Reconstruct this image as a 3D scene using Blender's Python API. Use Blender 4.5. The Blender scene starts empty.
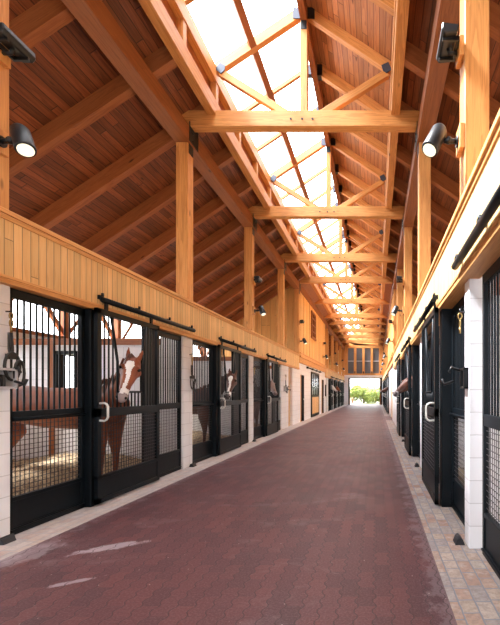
import bpy, math, random
from mathutils import Vector, Matrix, noise
random.seed(11)
COL = bpy.context.scene.collection
SC = bpy.context.scene
CAMH = 1.4
XM = -1.335                      # centre line of the aisle
def mx(x, s): return x if s < 0 else 2*XM - x
# ------------------------------------------------------------------ nodes
class NT:
    def __init__(s, name):
        s.m = bpy.data.materials.new(name); s.m.use_nodes = True
        s.t = s.m.node_tree; s.n = s.t.nodes; s.n.clear()
        s.out = s.n.new('ShaderNodeOutputMaterial')
    def link(s, a, b): s.t.links.new(a, b)
    def node(s, kind, props=None, **ins):
        n = s.n.new(kind)
        for k, v in (props or {}).items(): setattr(n, k, v)
        for k, v in ins.items():
            k = k.replace('_', ' ')
            i = n.inputs[int(k[1:])] if k[0] == 'i' and k[1:].isdigit() else n.inputs[k]
            if isinstance(v, bpy.types.NodeSocket): s.link(v, i)
            else: i.default_value = v
        return n
    def math(s, op, a, b=0.0, c=0.0):
        n = s.n.new('ShaderNodeMath'); n.operation = op
        for i, v in enumerate((a, b, c)):
            if isinstance(v, bpy.types.NodeSocket): s.link(v, n.inputs[i])
            else: n.inputs[i].default_value = v
        return n.outputs[0]
    def vec(s, x, y, z=0.0):
        return s.node('ShaderNodeCombineXYZ', X=x, Y=y, Z=z).outputs[0]
    def noise(s, v, scale, detail=3, rough=.5, dist=0.0):
        return s.node('ShaderNodeTexNoise', Vector=v, Scale=scale, Detail=detail, Roughness=rough, Distortion=dist).outputs['Fac']
    def ramp(s, f, stops, interp='LINEAR'):
        n = s.n.new('ShaderNodeValToRGB'); s.link(f, n.inputs[0]); r = n.color_ramp; r.interpolation = interp
        while len(r.elements) < len(stops): r.elements.new(.5)
        for e, (p, c) in zip(r.elements, stops):
            e.position = p; e.color = (c, c, c, 1) if isinstance(c, (int, float)) else (*c, 1)
        return n.outputs[0]
    def mix(s, f, a, b, mode='MIX'):
        n = s.n.new('ShaderNodeMix'); n.data_type = 'RGBA'; n.blend_type = mode
        for i, v in ((0, f), (6, a), (7, b)):
            if isinstance(v, bpy.types.NodeSocket): s.link(v, n.inputs[i])
            elif i == 0: n.inputs[i].default_value = v
            else: n.inputs[i].default_value = (*v, 1) if len(v) == 3 else v
        return n.outputs[2]
    def bsdf(s, color, rough=.6, metal=0.0, spec=.5, height=None, bump=.2, dist=.01, **kw):
        p = s.n.new('ShaderNodeBsdfPrincipled')
        def put(k, v):
            if isinstance(v, bpy.types.NodeSocket): s.link(v, p.inputs[k])
            else: p.inputs[k].default_value = (*v, 1) if isinstance(v, tuple) and len(v) == 3 else v
        put('Base Color', color); put('Roughness', rough); put('Metallic', metal); put('Specular IOR Level', spec)
        for k, v in kw.items(): put(k.replace('_', ' '), v)
        if height is not None:
            b = s.node('ShaderNodeBump', Strength=bump, Distance=dist, Height=height)
            s.link(b.outputs[0], p.inputs['Normal'])
        s.link(p.outputs[0], s.out.inputs[0])
        return s.m
def simple(name, c, rough=.5, metal=0.0, spec=.5, var=.12):
    t = NT(name); co = t.node('ShaderNodeTexCoord').outputs['Object']
    n = t.noise(co, 6, 3)
    col = t.mix(n, tuple(min(1, v*(1+var)) for v in c), tuple(v*(1-var) for v in c))
    return t.bsdf(col, rough, metal, spec, height=t.noise(co, 60, 2), bump=.05, dist=.002)
def wood(name, light, dark, plank=0.0, knots=.5, rough=.5, tint=.25, board=2.6, groove=.012):
    t = NT(name)
    uv = t.node('ShaderNodeSeparateXYZ', Vector=t.node('ShaderNodeUVMap').outputs[0])
    u, v = uv.outputs[0], uv.outputs[1]
    rnd = t.node('ShaderNodeObjectInfo').outputs['Random']
    u = t.math('ADD', u, t.math('MULTIPLY', rnd, 37.0))
    hgt = None; bid = rnd
    if plank:
        pv = t.math('DIVIDE', v, plank); pid = t.math('FLOOR', pv); fr = t.math('FRACT', pv)
        r1 = t.node('ShaderNodeTexWhiteNoise', {'noise_dimensions': '1D'}, W=pid).outputs[0]
        us = t.math('DIVIDE', t.math('ADD', u, t.math('MULTIPLY', r1, 9.0)), board)
        bd = t.math('FLOOR', us); fu = t.math('FRACT', us)
        bid = t.node('ShaderNodeTexWhiteNoise', {'noise_dimensions': '2D'}, Vector=t.vec(pid, bd)).outputs[0]
        e = t.math('MINIMUM', fr, t.math('SUBTRACT', 1.0, fr))
        e = t.math('MINIMUM', e, t.math('MULTIPLY', t.math('MINIMUM', fu, t.math('SUBTRACT', 1.0, fu)), board/plank))
        hgt = t.math('MINIMUM', t.math('DIVIDE', e, groove/plank), 1.0)
    seed = t.math('MULTIPLY', bid, 31.0)
    uu = t.math('ADD', u, seed)
    g1 = t.noise(t.vec(t.math('MULTIPLY', uu, .7), t.math('MULTIPLY', v, 11.0), seed), 1.0, 4, .55, .6)
    g1 = t.ramp(t.math('FRACT', t.math('MULTIPLY', g1, 5.0)), [(0, .15), (.5, .75), (.9, 1), (1, .15)])
    g2 = t.noise(t.vec(t.math('MULTIPLY', uu, 4.0), t.math('MULTIPLY', v, 140.0), seed), 1.0, 2, .6)
    f = t.math('ADD', t.math('MULTIPLY', g1, .6), t.math('MULTIPLY', t.ramp(g2, [(.3, 0), (.7, 1)]), .4))
    col = t.mix(f, dark, light)
    br = t.math('ADD', 1.0-tint, t.math('MULTIPLY', bid, 2*tint))
    col = t.mix(1.0, col, t.node('ShaderNodeCombineXYZ', X=br, Y=br, Z=br).outputs[0], 'MULTIPLY')
    if knots:
        vo = t.node('ShaderNodeTexVoronoi', Vector=t.vec(t.math('MULTIPLY', uu, 1.7), t.math('MULTIPLY', v, 5.0)), Scale=1.0, Randomness=1.0)
        kn = t.ramp(vo.outputs['Distance'], [(.05, 1), (.13, 0)])
        sel = t.math('GREATER_THAN', t.node('ShaderNodeSeparateColor', Color=vo.outputs['Color']).outputs[0], 1.0-knots)
        col = t.mix(t.math('MULTIPLY', t.math('MULTIPLY', kn, sel), .85), col, tuple(c*.18 for c in dark))
    if hgt is not None:
        col = t.mix(hgt, tuple(c*.3 for c in dark), col)
        h = t.math('ADD', hgt, t.math('MULTIPLY', g2, .08))
    else: h = g2
    return t.bsdf(col, rough, 0, .4, height=h, bump=.5 if plank else .12, dist=.006 if plank else .003)
M = {}
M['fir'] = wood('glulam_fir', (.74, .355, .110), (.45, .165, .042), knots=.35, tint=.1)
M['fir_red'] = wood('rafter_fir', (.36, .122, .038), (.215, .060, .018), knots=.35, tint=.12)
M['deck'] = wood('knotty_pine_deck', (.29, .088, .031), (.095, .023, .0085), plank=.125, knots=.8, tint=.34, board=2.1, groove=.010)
M['deck_skylit'] = wood('skylit_knotty_pine_deck', (.58, .25, .10), (.31, .105, .038), plank=.125, knots=.8, tint=.24, board=2.1, groove=.010)  # same pine as the low deck; skylight brightness is put into the colour
M['bead'] = wood('pine_beadboard', (.86, .56, .25), (.70, .39, .145), plank=.09, knots=.1, tint=.13, board=9.0, groove=.006)
M['cladding'] = wood('fir_cladding', (.86, .52, .20), (.68, .34, .105), plank=.4, knots=.1, tint=.12, board=9.0, groove=.01)
M['trimwood'] = wood('trim_fir', (.80, .42, .15), (.52, .22, .065), knots=.1, tint=.06)
M['black'] = simple('navy_black_painted_steel', (.003, .006, .009), .45, 0, .22)
M['matte'] = simple('matte_black_paint', (.006, .007, .009), .9, 0, .1)
M['wire'] = simple('dark_steel_wire', (.03, .03, .035), .35, .3, .7)
M['browned'] = simple('black_lamp_metal', (.015, .016, .018), .4, .2)
M['plate'] = simple('skylit_steel_plate', (.06, .07, .10), .5, .3)  # lit tone of the black roof steel, put into the base colour
M['handle'] = simple('galvanised_white_steel', (.75, .75, .70), .3, .1)
M['brass'] = simple('brass', (.34, .23, .09), .35, 1.0)
M['leather'] = simple('black_leather', (.02, .018, .018), .55)
M['grey'] = simple('light_grey_painted_metal', (.50, .50, .52), .5)
M['rubber'] = simple('black_rubber', (.02, .02, .025), .6)
M['screen'] = simple('grey_insect_screen', (.13, .125, .135), .9)
M['wallwhite'] = None
def block():
    t = NT('white_painted_block')
    uv = t.node('ShaderNodeUVMap').outputs[0]
    b = t.node('ShaderNodeTexBrick', {'offset': .5}, Vector=uv, Scale=1.0, Mortar_Size=.005, Mortar_Smooth=.3, Brick_Width=.4064, Row_Height=.2032,
               Color1=(.85, .86, .90, 1), Color2=(.81, .82, .86, 1), Mortar=(.62, .62, .65, 1))
    n = t.noise(uv, 90, 3)
    dirt = t.ramp(t.noise(uv, 1.7, 4), [(.45, 0), (.8, .12)])
    col = t.mix(dirt, b.outputs[0], (.58, .52, .46))
    h = t.math('SUBTRACT', t.math('MULTIPLY', n, .25), b.outputs['Fac'])
    return t.bsdf(col, .6, 0, .4, height=h, bump=.45, dist=.006)
M['block'] = block()
def maroon():
    t = NT('maroon_interlocking_pavers')
    g = t.node('ShaderNodeTexCoord').outputs['Object']; sx = t.node('ShaderNodeSeparateXYZ', Vector=g)
    x, y = sx.outputs[0], sx.outputs[1]
    W, L = .118, .118
    tri = t.math('PINGPONG', y, L/2)                                   # zig-zag long joints
    xz = t.math('ADD', x, t.math('MULTIPLY', t.ramp(t.math('DIVIDE', tri, L/2), [(.25, 0), (.75, 1)]), .022))
    cx = t.math('DIVIDE', xz, W); ci = t.math('FLOOR', cx); fx = t.math('FRACT', cx)
    off = t.math('MULTIPLY', t.math('MODULO', t.math('ABSOLUTE', ci), 2.0), .5)
    cy = t.math('ADD', t.math('DIVIDE', y, L*2), off); ri = t.math('FLOOR', cy); fy = t.math('FRACT', cy)
    r = t.node('ShaderNodeTexWhiteNoise', {'noise_dimensions': '2D'}, Vector=t.vec(ci, ri)).outputs[0]
    ex = t.math('MULTIPLY', t.math('MINIMUM', fx, t.math('SUBTRACT', 1.0, fx)), W)
    ey = t.math('MULTIPLY', t.math('MINIMUM', fy, t.math('SUBTRACT', 1.0, fy)), 2*L)
    e = t.math('MINIMUM', ex, t.math('ADD', t.math('MULTIPLY', ey, 1.6), .0028))
    j = t.ramp(t.math('DIVIDE', e, .006), [(.25, 0), (1.0, 1)])
    big = t.noise(g, .9, 5, .6)
    col = t.ramp(t.math('ADD', t.math('MULTIPLY', r, .5), t.math('MULTIPLY', big, .6)), [(.15, (.046, .014, .020)), (.5, (.084, .023, .029)), (.9, (.130, .038, .040))])
    col = t.mix(t.ramp(t.noise(g, 70, 4, .75), [(.45, 0), (.75, .45)]), col, (.26, .17, .19))
    col = t.mix(t.ramp(t.noise(g, 45, 3, .7), [(.55, 0), (.75, .5)]), col, (.03, .014, .018))
    sp = t.node('ShaderNodeTexVoronoi', Vector=g, Scale=9.0).outputs['Distance']
    col = t.mix(t.ramp(sp, [(.035, .8), (.06, 0)]), col, (.45, .38, .36))
    # pale dried water marks and dust
    dust = t.ramp(t.noise(t.vec(t.math('MULTIPLY', x, .8), t.math('MULTIPLY', y, 1.6), 3.3), 1.6, 6, .62, .5), [(.58, 0), (.74, .42)])
    def blot(cx0, cy0, rx, ry):
        px, py = t.math('SUBTRACT', x, cx0), t.math('SUBTRACT', y, cy0)
        dx = t.math('DIVIDE', px, rx); dy = t.math('DIVIDE', t.math('SUBTRACT', py, t.math('MULTIPLY', px, .55)), ry)
        d = t.math('SQRT', t.math('ADD', t.math('MULTIPLY', dx, dx), t.math('MULTIPLY', dy, dy)))
        d = t.math('ADD', d, t.math('MULTIPLY', t.math('SUBTRACT', t.noise(g, 5, 6, .75), .5), 2.4))
        return t.ramp(d, [(.60, 1), (.85, 0)])
    bl = t.math('MAXIMUM', t.math('MAXIMUM', blot(-2.42, 3.40, .30, .10), blot(-2.22, 2.80, .16, .045)), t.math('MULTIPLY', blot(-3.02, 3.25, .20, .40), .55))
    edge = t.ramp(t.math('ADD', t.math('SUBTRACT', t.math('ABSOLUTE', t.math('SUBTRACT', x, -1.32)), 1.62), t.math('MULTIPLY', t.math('SUBTRACT', t.noise(g, 5, 7, .75), .5), 1.1)), [(.06, 0), (.16, .6), (.45, .25)])
    f = t.math('MINIMUM', t.math('ADD', t.math('MULTIPLY', bl, .75), t.math('ADD', t.math('MULTIPLY', dust, .5), t.math('MULTIPLY', edge, .45))), .8)
    col = t.mix(f, col, (.40, .34, .38))
    col = t.mix(t.math('ADD', t.math('MULTIPLY', j, .8), .2), (.030, .012, .016), col)
    ro = t.math('ADD', .42, t.math('MULTIPLY', big, .25))
    return t.bsdf(col, ro, 0, .5, height=t.math('ADD', j, t.math('MULTIPLY', t.noise(g, 150, 2), .25)), bump=.35, dist=.004)
M['maroon'] = maroon()
def tan(pale=0.0):
    t = NT('tumbled_tan_pavers')
    g = t.node('ShaderNodeTexCoord').outputs['Object']; sx = t.node('ShaderNodeSeparateXYZ', Vector=g)
    wob = t.math('MULTIPLY', t.math('SUBTRACT', t.noise(g, 14, 2), .5), .012)
    vv = t.vec(t.math('ADD', sx.outputs[1], wob), t.math('ADD', sx.outputs[0], wob))
    b = t.node('ShaderNodeTexBrick', {'offset': .5, 'squash': 1.35, 'squash_frequency': 2}, Vector=vv, Scale=1.0, Mortar_Size=.007, Mortar_Smooth=.4, Brick_Width=.15, Row_Height=.11,
               Color1=(0, 0, 0, 1), Color2=(1, 1, 1, 1), Mortar=(.5, .5, .5, 1))
    col = t.ramp(b.outputs[0], [(0, (.40, .25, .20)), (.25, (.48, .34, .27)), (.5, (.50, .42, .36)), (.75, (.36, .33, .34)), (1, (.55, .46, .39))])
    col = t.mix(t.ramp(t.noise(g, 26, 5, .7), [(.42, 0), (.7, .7)]), col, (.24, .19, .18))
    col = t.mix(t.ramp(t.noise(g, 9, 5, .7), [(.5, 0), (.7, .6)]), col, (.62, .56, .52))
    col = t.mix(b.outputs['Fac'], col, (.27, .28, .32))
    if pale: col = t.mix(t.ramp(t.noise(t.vec(t.math('MULTIPLY', sx.outputs[0], 3.0), sx.outputs[1]), 3.0, 6, .75), [(.3, pale), (.65, pale*.35)]), col, (.62, .59, .60))
    return t.bsdf(col, .75, 0, .3, height=t.math('SUBTRACT', t.math('MULTIPLY', t.noise(g, 60, 3), .4), b.outputs['Fac']), bump=.5, dist=.006)
M['tan'] = tan(); M['tan_pale'] = tan(.62)
def straw():
    t = NT('golden_straw'); g = t.node('ShaderNodeTexCoord').outputs['Object']
    n = t.noise(g, 18, 6, .8)
    return t.bsdf(t.ramp(n, [(.38, (.13, .08, .045)), (.5, (.42, .30, .17)), (.62, (.72, .57, .38))]), .8, height=n, bump=.8, dist=.02)
M['straw'] = straw()
def coat(name, a, b):
    t = NT(name); g = t.node('ShaderNodeTexCoord').outputs['Object']
    return t.bsdf(t.ramp(t.noise(g, 4, 4), [(.35, a), (.65, b)]), .45, 0, .4, height=t.noise(g, 120, 2), bump=.08, dist=.003)
M['chestnut'] = coat('chestnut_coat', (.17, .040, .015), (.30, .080, .027))
M['bay'] = coat('dark_bay_coat', (.060, .020, .012), (.11, .034, .018))
M['greycoat'] = coat('dapple_grey_coat', (.42, .40, .38), (.60, .58, .56))
M['roan'] = coat('brown_roan_coat', (.17, .105, .085), (.27, .17, .14))
M['blaze'] = coat('white_hair', (.80, .76, .72), (.88, .85, .82))
M['muzzle'] = coat('grey_muzzle', (.20, .15, .15), (.34, .27, .26))
M['mane'] = coat('dark_mane', (.10, .035, .018), (.17, .055, .025))
M['hoof'] = simple('hoof', (.05, .04, .03), .6)
M['eye'] = simple('eye_black', (.01, .007, .005), .08)
def glass():
    t = NT('clear_roof_glazing')
    tr = t.node('ShaderNodeBsdfTransparent', Color=(.94, .96, .97, 1)); gl = t.node('ShaderNodeBsdfGlossy', Roughness=.05)
    mixn = t.node('ShaderNodeMixShader', Fac=.06); t.link(tr.outputs[0], mixn.inputs[1]); t.link(gl.outputs[0], mixn.inputs[2])
    t.link(mixn.outputs[0], t.out.inputs[0]); return t.m
M['glass'] = glass()
def emis(name, c, s):
    t = NT(name); e = t.node('ShaderNodeEmission', Color=(*c, 1), Strength=s); t.link(e.outputs[0], t.out.inputs[0]); return t.m
M['lampglow'] = emis('warm_lamp_lens', (1, .88, .66), 1.5)
def leaf(name, a, b):
    t = NT(name); g = t.node('ShaderNodeTexCoord').outputs['Object']
    return t.bsdf(t.ramp(t.noise(g, 2.5, 4), [(.35, a), (.65, b)]), .6)
M['leaf'] = leaf('sunlit_leaves', (.09, .14, .012), (.26, .30, .04))
M['leaf2'] = leaf('hazy_green_hill', (.13, .19, .17), (.18, .25, .22))
M['grass'] = leaf('dry_lawn', (.07, .08, .03), (.13, .12, .07))
# ------------------------------------------------------------------ mesh builder
class MB:
    def __init__(s): s.v = []; s.f = []; s.uv = []; s.mi = []; s.sm = []
    def face(s, idx, uvs, mi=0, sm=False):
        s.f.append(idx); s.uv.append(uvs); s.mi.append(mi); s.sm.append(sm)
    def box(s, x0, x1, y0, y1, z0, z1, axis='z', mi=0, wall=False):
        if x0 > x1: x0, x1 = x1, x0
        if y0 > y1: y0, y1 = y1, y0
        b = len(s.v); o = random.uniform(0, 20) if not wall else 0
        P = [(x, y, z) for z in (z0, z1) for y in (y0, y1) for x in (x0, x1)]
        s.v += P; ai = 'xyz'.index(axis)
        for q, n in (((0, 2, 3, 1), 2), ((4, 5, 7, 6), 2), ((0, 1, 5, 4), 1), ((2, 6, 7, 3), 1), ((0, 4, 6, 2), 0), ((1, 3, 7, 5), 0)):
            rest = [a for a in (0, 1, 2) if a != n]
            if wall: ua, va = (rest if 2 in rest else rest)
            elif ai in rest: ua = ai; va = [a for a in rest if a != ai][0]
            else: ua, va = rest
            s.face([b+i for i in q], [(P[i][ua]+o, P[i][va]+(o*.37 if not wall else 0)) for i in q], mi)
        return s
    def beam(s, p0, p1, w, h, side=(0, 1, 0), mi=0):
        """box from p0 to p1; w along `side`, h perpendicular; p0/p1 are the centre line"""
        p0, p1 = Vector(p0), Vector(p1); d = (p1-p0); L = d.length; d.normalize()
        sd = Vector(side); sd = (sd - d*sd.dot(d)).normalized(); up = d.cross(sd).normalized()
        b = len(s.v); o = random.uniform(0, 20)
        for p in (p0, p1):
            for a, c in ((-1, -1), (1, -1), (1, 1), (-1, 1)): s.v.append(tuple(p+sd*a*w/2+up*c*h/2))
        for i in range(4):
            j = (i+1) % 4; wd = w if i % 2 == 0 else h
            s.face([b+i, b+j, b+4+j, b+4+i], [(o, i*.5), (o, i*.5+wd), (o+L, i*.5+wd), (o+L, i*.5)], mi)
        s.face([b+3, b+2, b+1, b], [(0, 0), (.05, 0), (.05, h), (0, h)], mi)
        s.face([b+4, b+5, b+6, b+7], [(0, 0), (.05, 0), (.05, h), (0, h)], mi)
        return s
    def poly(s, pts, y0, y1, axis='y', mi=0):
        """prism of a 2-D outline; axis y: pts are (x,z) extruded y0..y1; axis x: pts are (y,z)"""
        b = len(s.v); n = len(pts); o = random.uniform(0, 20)
        for q in (y0, y1):
            for p in pts:
                s.v.append((p[0], q, p[1]) if axis == 'y' else (q, p[0], p[1]))
        for i in range(n):
            j = (i+1) % n; L = math.dist(pts[i], pts[j])
            s.face([b+i, b+n+i, b+n+j, b+j], [(o+y0, 0), (o+y1, 0), (o+y1, L), (o+y0, L)], mi)
        s.face([b+i for i in range(n)], [(pts[i][0]+o, pts[i][1]) for i in range(n)], mi)
        s.face([b+n+i for i in reversed(range(n))], [(pts[i][0]+o, pts[i][1]) for i in reversed(range(n))], mi)
        return s
    def tube(s, pts, r, n=10, mi=0, closed=False, caps=True):
        pts = [Vector(p) for p in pts]; N = len(pts); rr = r if isinstance(r, (list, tuple)) else [r]*N
        rr = [(q, q) if not isinstance(q, (list, tuple)) else q for q in rr]
        return s.loft(pts, rr, n, mi, closed, caps)
    def loft(s, pts, rr, n=16, mi=0, closed=False, caps=True, ref=None):
        pts = [Vector(p) for p in pts]; N = len(pts); b = len(s.v); prev = None
        for k in range(N):
            if closed: t = pts[(k+1) % N]-pts[k-1]
            else: t = pts[min(k+1, N-1)]-pts[max(k-1, 0)]
            t.normalize()
            if ref is not None: u = Vector(ref)
            elif prev is None: u = Vector((0, 0, 1)) if abs(t.z) < .9 else Vector((1, 0, 0))
            else: u = prev
            u = (u-t*u.dot(t)).normalized(); prev = u; w = t.cross(u)
            for i in range(n):
                a = 2*math.pi*i/n
                s.v.append(tuple(pts[k]+w*math.cos(a)*rr[k][0]+u*math.sin(a)*rr[k][1]))
        for k in range(N if closed else N-1):
            k2 = (k+1) % N
            for i in range(n):
                j = (i+1) % n
                s.face([b+k*n+i, b+k*n+j, b+k2*n+j, b+k2*n+i], [(k*.1, i*.02), (k*.1, i*.02+.02), (k*.1+.1, i*.02+.02), (k*.1+.1, i*.02)], mi, True)
        if caps and not closed:
            s.face([b+i for i in reversed(range(n))], [(0, 0)]*n, mi); s.face([b+(N-1)*n+i for i in range(n)], [(0, 0)]*n, mi)
        return s
    def quad(s, a, b_, c, d, mi=0):
        b = len(s.v); s.v += [tuple(a), tuple(b_), tuple(c), tuple(d)]
        A, B, C, D = map(Vector, (a, b_, c, d)); L = (B-A).length; H = (D-A).length
        s.face([b, b+1, b+2, b+3], [(0, 0), (L, 0), (L, H), (0, H)], mi); return s
    def ball(s, c, r, n=10, mi=0, sc=(1, 1, 1)):
        b = len(s.v); m = n//2
        for i in range(m+1):
            th = math.pi*i/m
            for j in range(n):
                a = 2*math.pi*j/n
                s.v.append((c[0]+r*sc[0]*math.sin(th)*math.cos(a), c[1]+r*sc[1]*math.sin(th)*math.sin(a), c[2]+r*sc[2]*math.cos(th)))
        for i in range(m):
            for j in range(n):
                k = (j+1) % n
                s.face([b+i*n+j, b+(i+1)*n+j, b+(i+1)*n+k, b+i*n+k], [(0, 0)]*4, mi, True)
        return s
    def mesh(s, name, org=(0, 0, 0)):
        me = bpy.data.meshes.new(name)
        me.from_pydata([(a-org[0], b-org[1], c-org[2]) for a, b, c in s.v], [], s.f); 
        uvl = me.uv_layers.new(name='UVMap')
        flat = [c for f in s.uv for p in f for c in p]; uvl.data.foreach_set('uv', flat)
        me.polygons.foreach_set('material_index', s.mi); me.polygons.foreach_set('use_smooth', s.sm)
        me.validate(); me.update(); return me
    def build(s, name, mats, parent=None, org=(0, 0, 0), bevel=0.0):
        me = s.mesh(name, org)
        for m in (mats if isinstance(mats, (list, tuple)) else [mats]): me.materials.append(m)
        o = bpy.data.objects.new(name, me); COL.objects.link(o)
        if parent is not None: o.parent = parent
        else: o.location = org
        if bevel:
            b = o.modifiers.new('bevel', 'BEVEL'); b.width = bevel; b.segments = 1; b.limit_method = 'ANGLE'
        return o
def tag(o, label, cat, group=None, kind=None):
    if label: o['label'] = label
    if cat: o['category'] = cat
    if group: o['group'] = group
    if kind: o['kind'] = kind
    return o
def empty(name, loc, label, cat, group=None):
    o = bpy.data.objects.new(name, None); COL.objects.link(o); o.location = loc; o.empty_display_size = .1
    return tag(o, label, cat, group)
def structure(name, mb, mat, org=(0, 0, 0), bevel=0.0):
    o = mb.build(name, mat, None, org, bevel); o['kind'] = 'structure'; return o
def copy_tree(o, parent=None):
    c = o.copy(); COL.objects.link(c)
    if parent is not None: c.parent = parent
    for ch in list(o.children): copy_tree(ch, c)
    return c
ORD = ['nearest', 'second', 'third', 'fourth', 'fifth', 'sixth', 'seventh', 'eighth', 'ninth', 'tenth', 'eleventh', 'twelfth', 'thirteenth',
       'fourteenth', 'fifteenth', 'sixteenth', 'seventeenth', 'eighteenth', 'nineteenth', 'twentieth', 'twenty-first', 'twenty-second', 'twenty-third',
       'twenty-fourth', 'twenty-fifth', 'twenty-sixth', 'twenty-seventh', 'twenty-eighth', 'twenty-ninth', 'thirtieth', 'thirty-first', 'thirty-second', 'thirty-third', 'thirty-fourth', 'thirty-fifth', 'thirty-sixth']
def nth(i):
    return 'nearest the viewer' if i == 0 else ORD[i]+' from the viewer'
SIDE = {-1: 'left', 1: 'right'}
H = CAMH
Y0, Y1 = -7.0, 41.4
ST = [3.48, 7.08, 10.68, 14.28, 17.3, 20.7, 24.1, 27.6, 31.0, 34.4, 37.8, 41.2]       # post and truss stations
ROOM0, ROOM1 = 17.2, 25.9
# ================================================================== floor
fl = MB(); fl.box(-3.12, .49, Y0, 43.0, -.1, 0, 'y')
fl.box(.49, .86, 18.9, 22.0, -.1, 0, 'y')
structure('floor', fl, M['maroon'])
tr = MB(); tr.box(-3.72, -3.12, Y0, 43.0, -.1, .001, 'y'); structure('trim_1', tr, M['tan_pale'])
tr = MB(); tr.box(.49, 1.08, Y0, 18.9, -.1, .001, 'y'); tr.box(.49, 1.08, 22.0, 43.0, -.1, .001, 'y'); tr.box(.86, 1.08, 18.9, 22, -.1, .001, 'y'); structure('trim_2', tr, M['tan'])
for s in (-1, 1):
    sf = MB(); sf.box(mx(-3.72, s), mx(-7.3, s), Y0, 41.6, -.1, 0, 'y', wall=True)
    structure('floor_stalls_'+SIDE[s], sf, simple('packed_clay_floor_'+SIDE[s], (.30, .22, .15), .9))
# ================================================================== piers and walls
for s in (-1, 1):
    xf = mx(-3.5, s)
    for i, y in enumerate([-.12] + ST):
        if i in (5, 6, 7) or (i == 4): continue
        if i == 0 and s < 0: continue
        a, b = (-.20, .15) if s < 0 else (-.10, .07)
        xb = mx(-3.9, s) if s < 0 else mx(-3.72, s)
        m = MB(); m.box(xf, xb, y+a, y+b, 0, 3.03, wall=True)
        o = m.build('masonry_pier', M['block'], None, (xf, y, 0), .006)
        k = i-1
        if i == 0: lab = 'white painted block pier at the photo\'s right border, nearest the viewer'
        else: lab = 'white block pier in the %s stall front, %s' % (SIDE[s], nth(k) if i < 5 else {8: 'fourth', 9: 'third', 10: 'second', 11: 'last', 12: 'at the corner'}[i]+(' before the end wall' if i < 12 else ' of the end wall'))
        if i == 1: lab = 'tall white block pier on the %s with %s' % (SIDE[s], 'a grey open box and halter' if s < 0 else 'a brass clip and dark hook')
        tag(o, lab, 'pier', 'white piers between the %s stalls' % SIDE[s], 'thing')
    # low block partitions between stalls
    for i, y in enumerate(ST):
        if i in (4, 5, 6): continue
        m = MB(); x0, x1 = mx(-3.72, s), mx(-7.2, s)
        if i == 1 and s < 0:
            m.box(-3.9, -5.53, y-.06, y+.08, 0, 2.27, wall=True); m.box(-5.92, -7.2, y-.06, y+.08, 0, 2.27, wall=True)
            m.box(-5.92, -5.53, y-.06, y+.08, 0, 1.2, wall=True); m.box(-5.92, -5.53, y-.06, y+.08, 2.16, 2.27, wall=True)
        else:
            m.box(x0, x1, y-.06, y+.08, 0, 2.27, wall=True)
        w = structure('wall_stall_%s_%d' % (SIDE[s], i+1), m, M['block'])
        c = MB(); c.box(x0, x1, y-.08, y+.10, 2.27, 2.39, 'x'); c.build('wall_cap', M['fir_red'], w)
    # outside wall with clerestory opening
    m = MB(); xa, xb = mx(-7.2, s), mx(-7.4, s)
    wins = [(y+1.0, y+2.4) for y in [-.12]+ST[:3]] + [(y+1.2, y+2.2) for y in ST[7:11]]
    yy = Y0
    for (a, b) in wins:
        m.box(xa, xb, yy, a, 0, 2.6, wall=True); m.box(xa, xb, a, b, 0, 1.25, wall=True); m.box(xa, xb, a, b, 2.3, 2.6, wall=True); yy = b
    m.box(xa, xb, yy, 41.6, 0, 2.6, wall=True)
    w = structure('wall_outer_'+SIDE[s], m, M['block'])
    f = MB(); f.box(xa, xb, Y0, 41.6, 3.58, 3.80, 'y'); f.box(mx(-7.16, s), mx(-7.42, s), Y0, 41.6, 2.6, 2.68, 'y')
    y = -.12
    while y < 41:
        f.box(mx(-7.22, s), mx(-7.36, s), y-.07, y+.07, 2.6, 3.6, 'z')
        f.beam((mx(-7.29, s), y+.05, 2.75), (mx(-7.29, s), y+.75, 3.6), .07, .09, (1, 0, 0)); f.beam((mx(-7.29, s), y-.05, 2.75), (mx(-7.29, s), y-.75, 3.6), .07, .09, (1, 0, 0))
        y += 1.8
    f.build('wall_top_framing', M['fir_red'], w)
    for k, (a, b) in enumerate(wins):
        wf = MB(); x0, x1 = mx(-7.17, s), mx(-7.3, s)
        wf.box(x0, x1, a, a+.05, 1.25, 2.3); wf.box(x0, x1, b-.05, b, 1.25, 2.3); wf.box(x0, x1, a, b, 1.25, 1.3, 'y'); wf.box(x0, x1, a, b, 2.25, 2.3, 'y')
        o = structure('window_%s_%d' % (SIDE[s], k+1), wf, M['black'])
# grille window between the first two stalls
m = MB(); yw = 7.02
m.box(-5.92, -5.895, yw-.03, yw+.14, 1.2, 2.16); m.box(-5.555, -5.53, yw-.03, yw+.14, 1.2, 2.16); m.box(-5.92, -5.53, yw-.03, yw+.14, 2.10, 2.16, 'x'); m.box(-5.92, -5.53, yw-.03, yw+.14, 1.2, 1.25, 'x')
w = structure('window_between_stalls', m, M['black'])
m = MB(); m.box(-6.02, -5.94, yw-.05, yw-.005, .1, 2.27); m.build('window_jamb', M['fir_red'], w)
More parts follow.
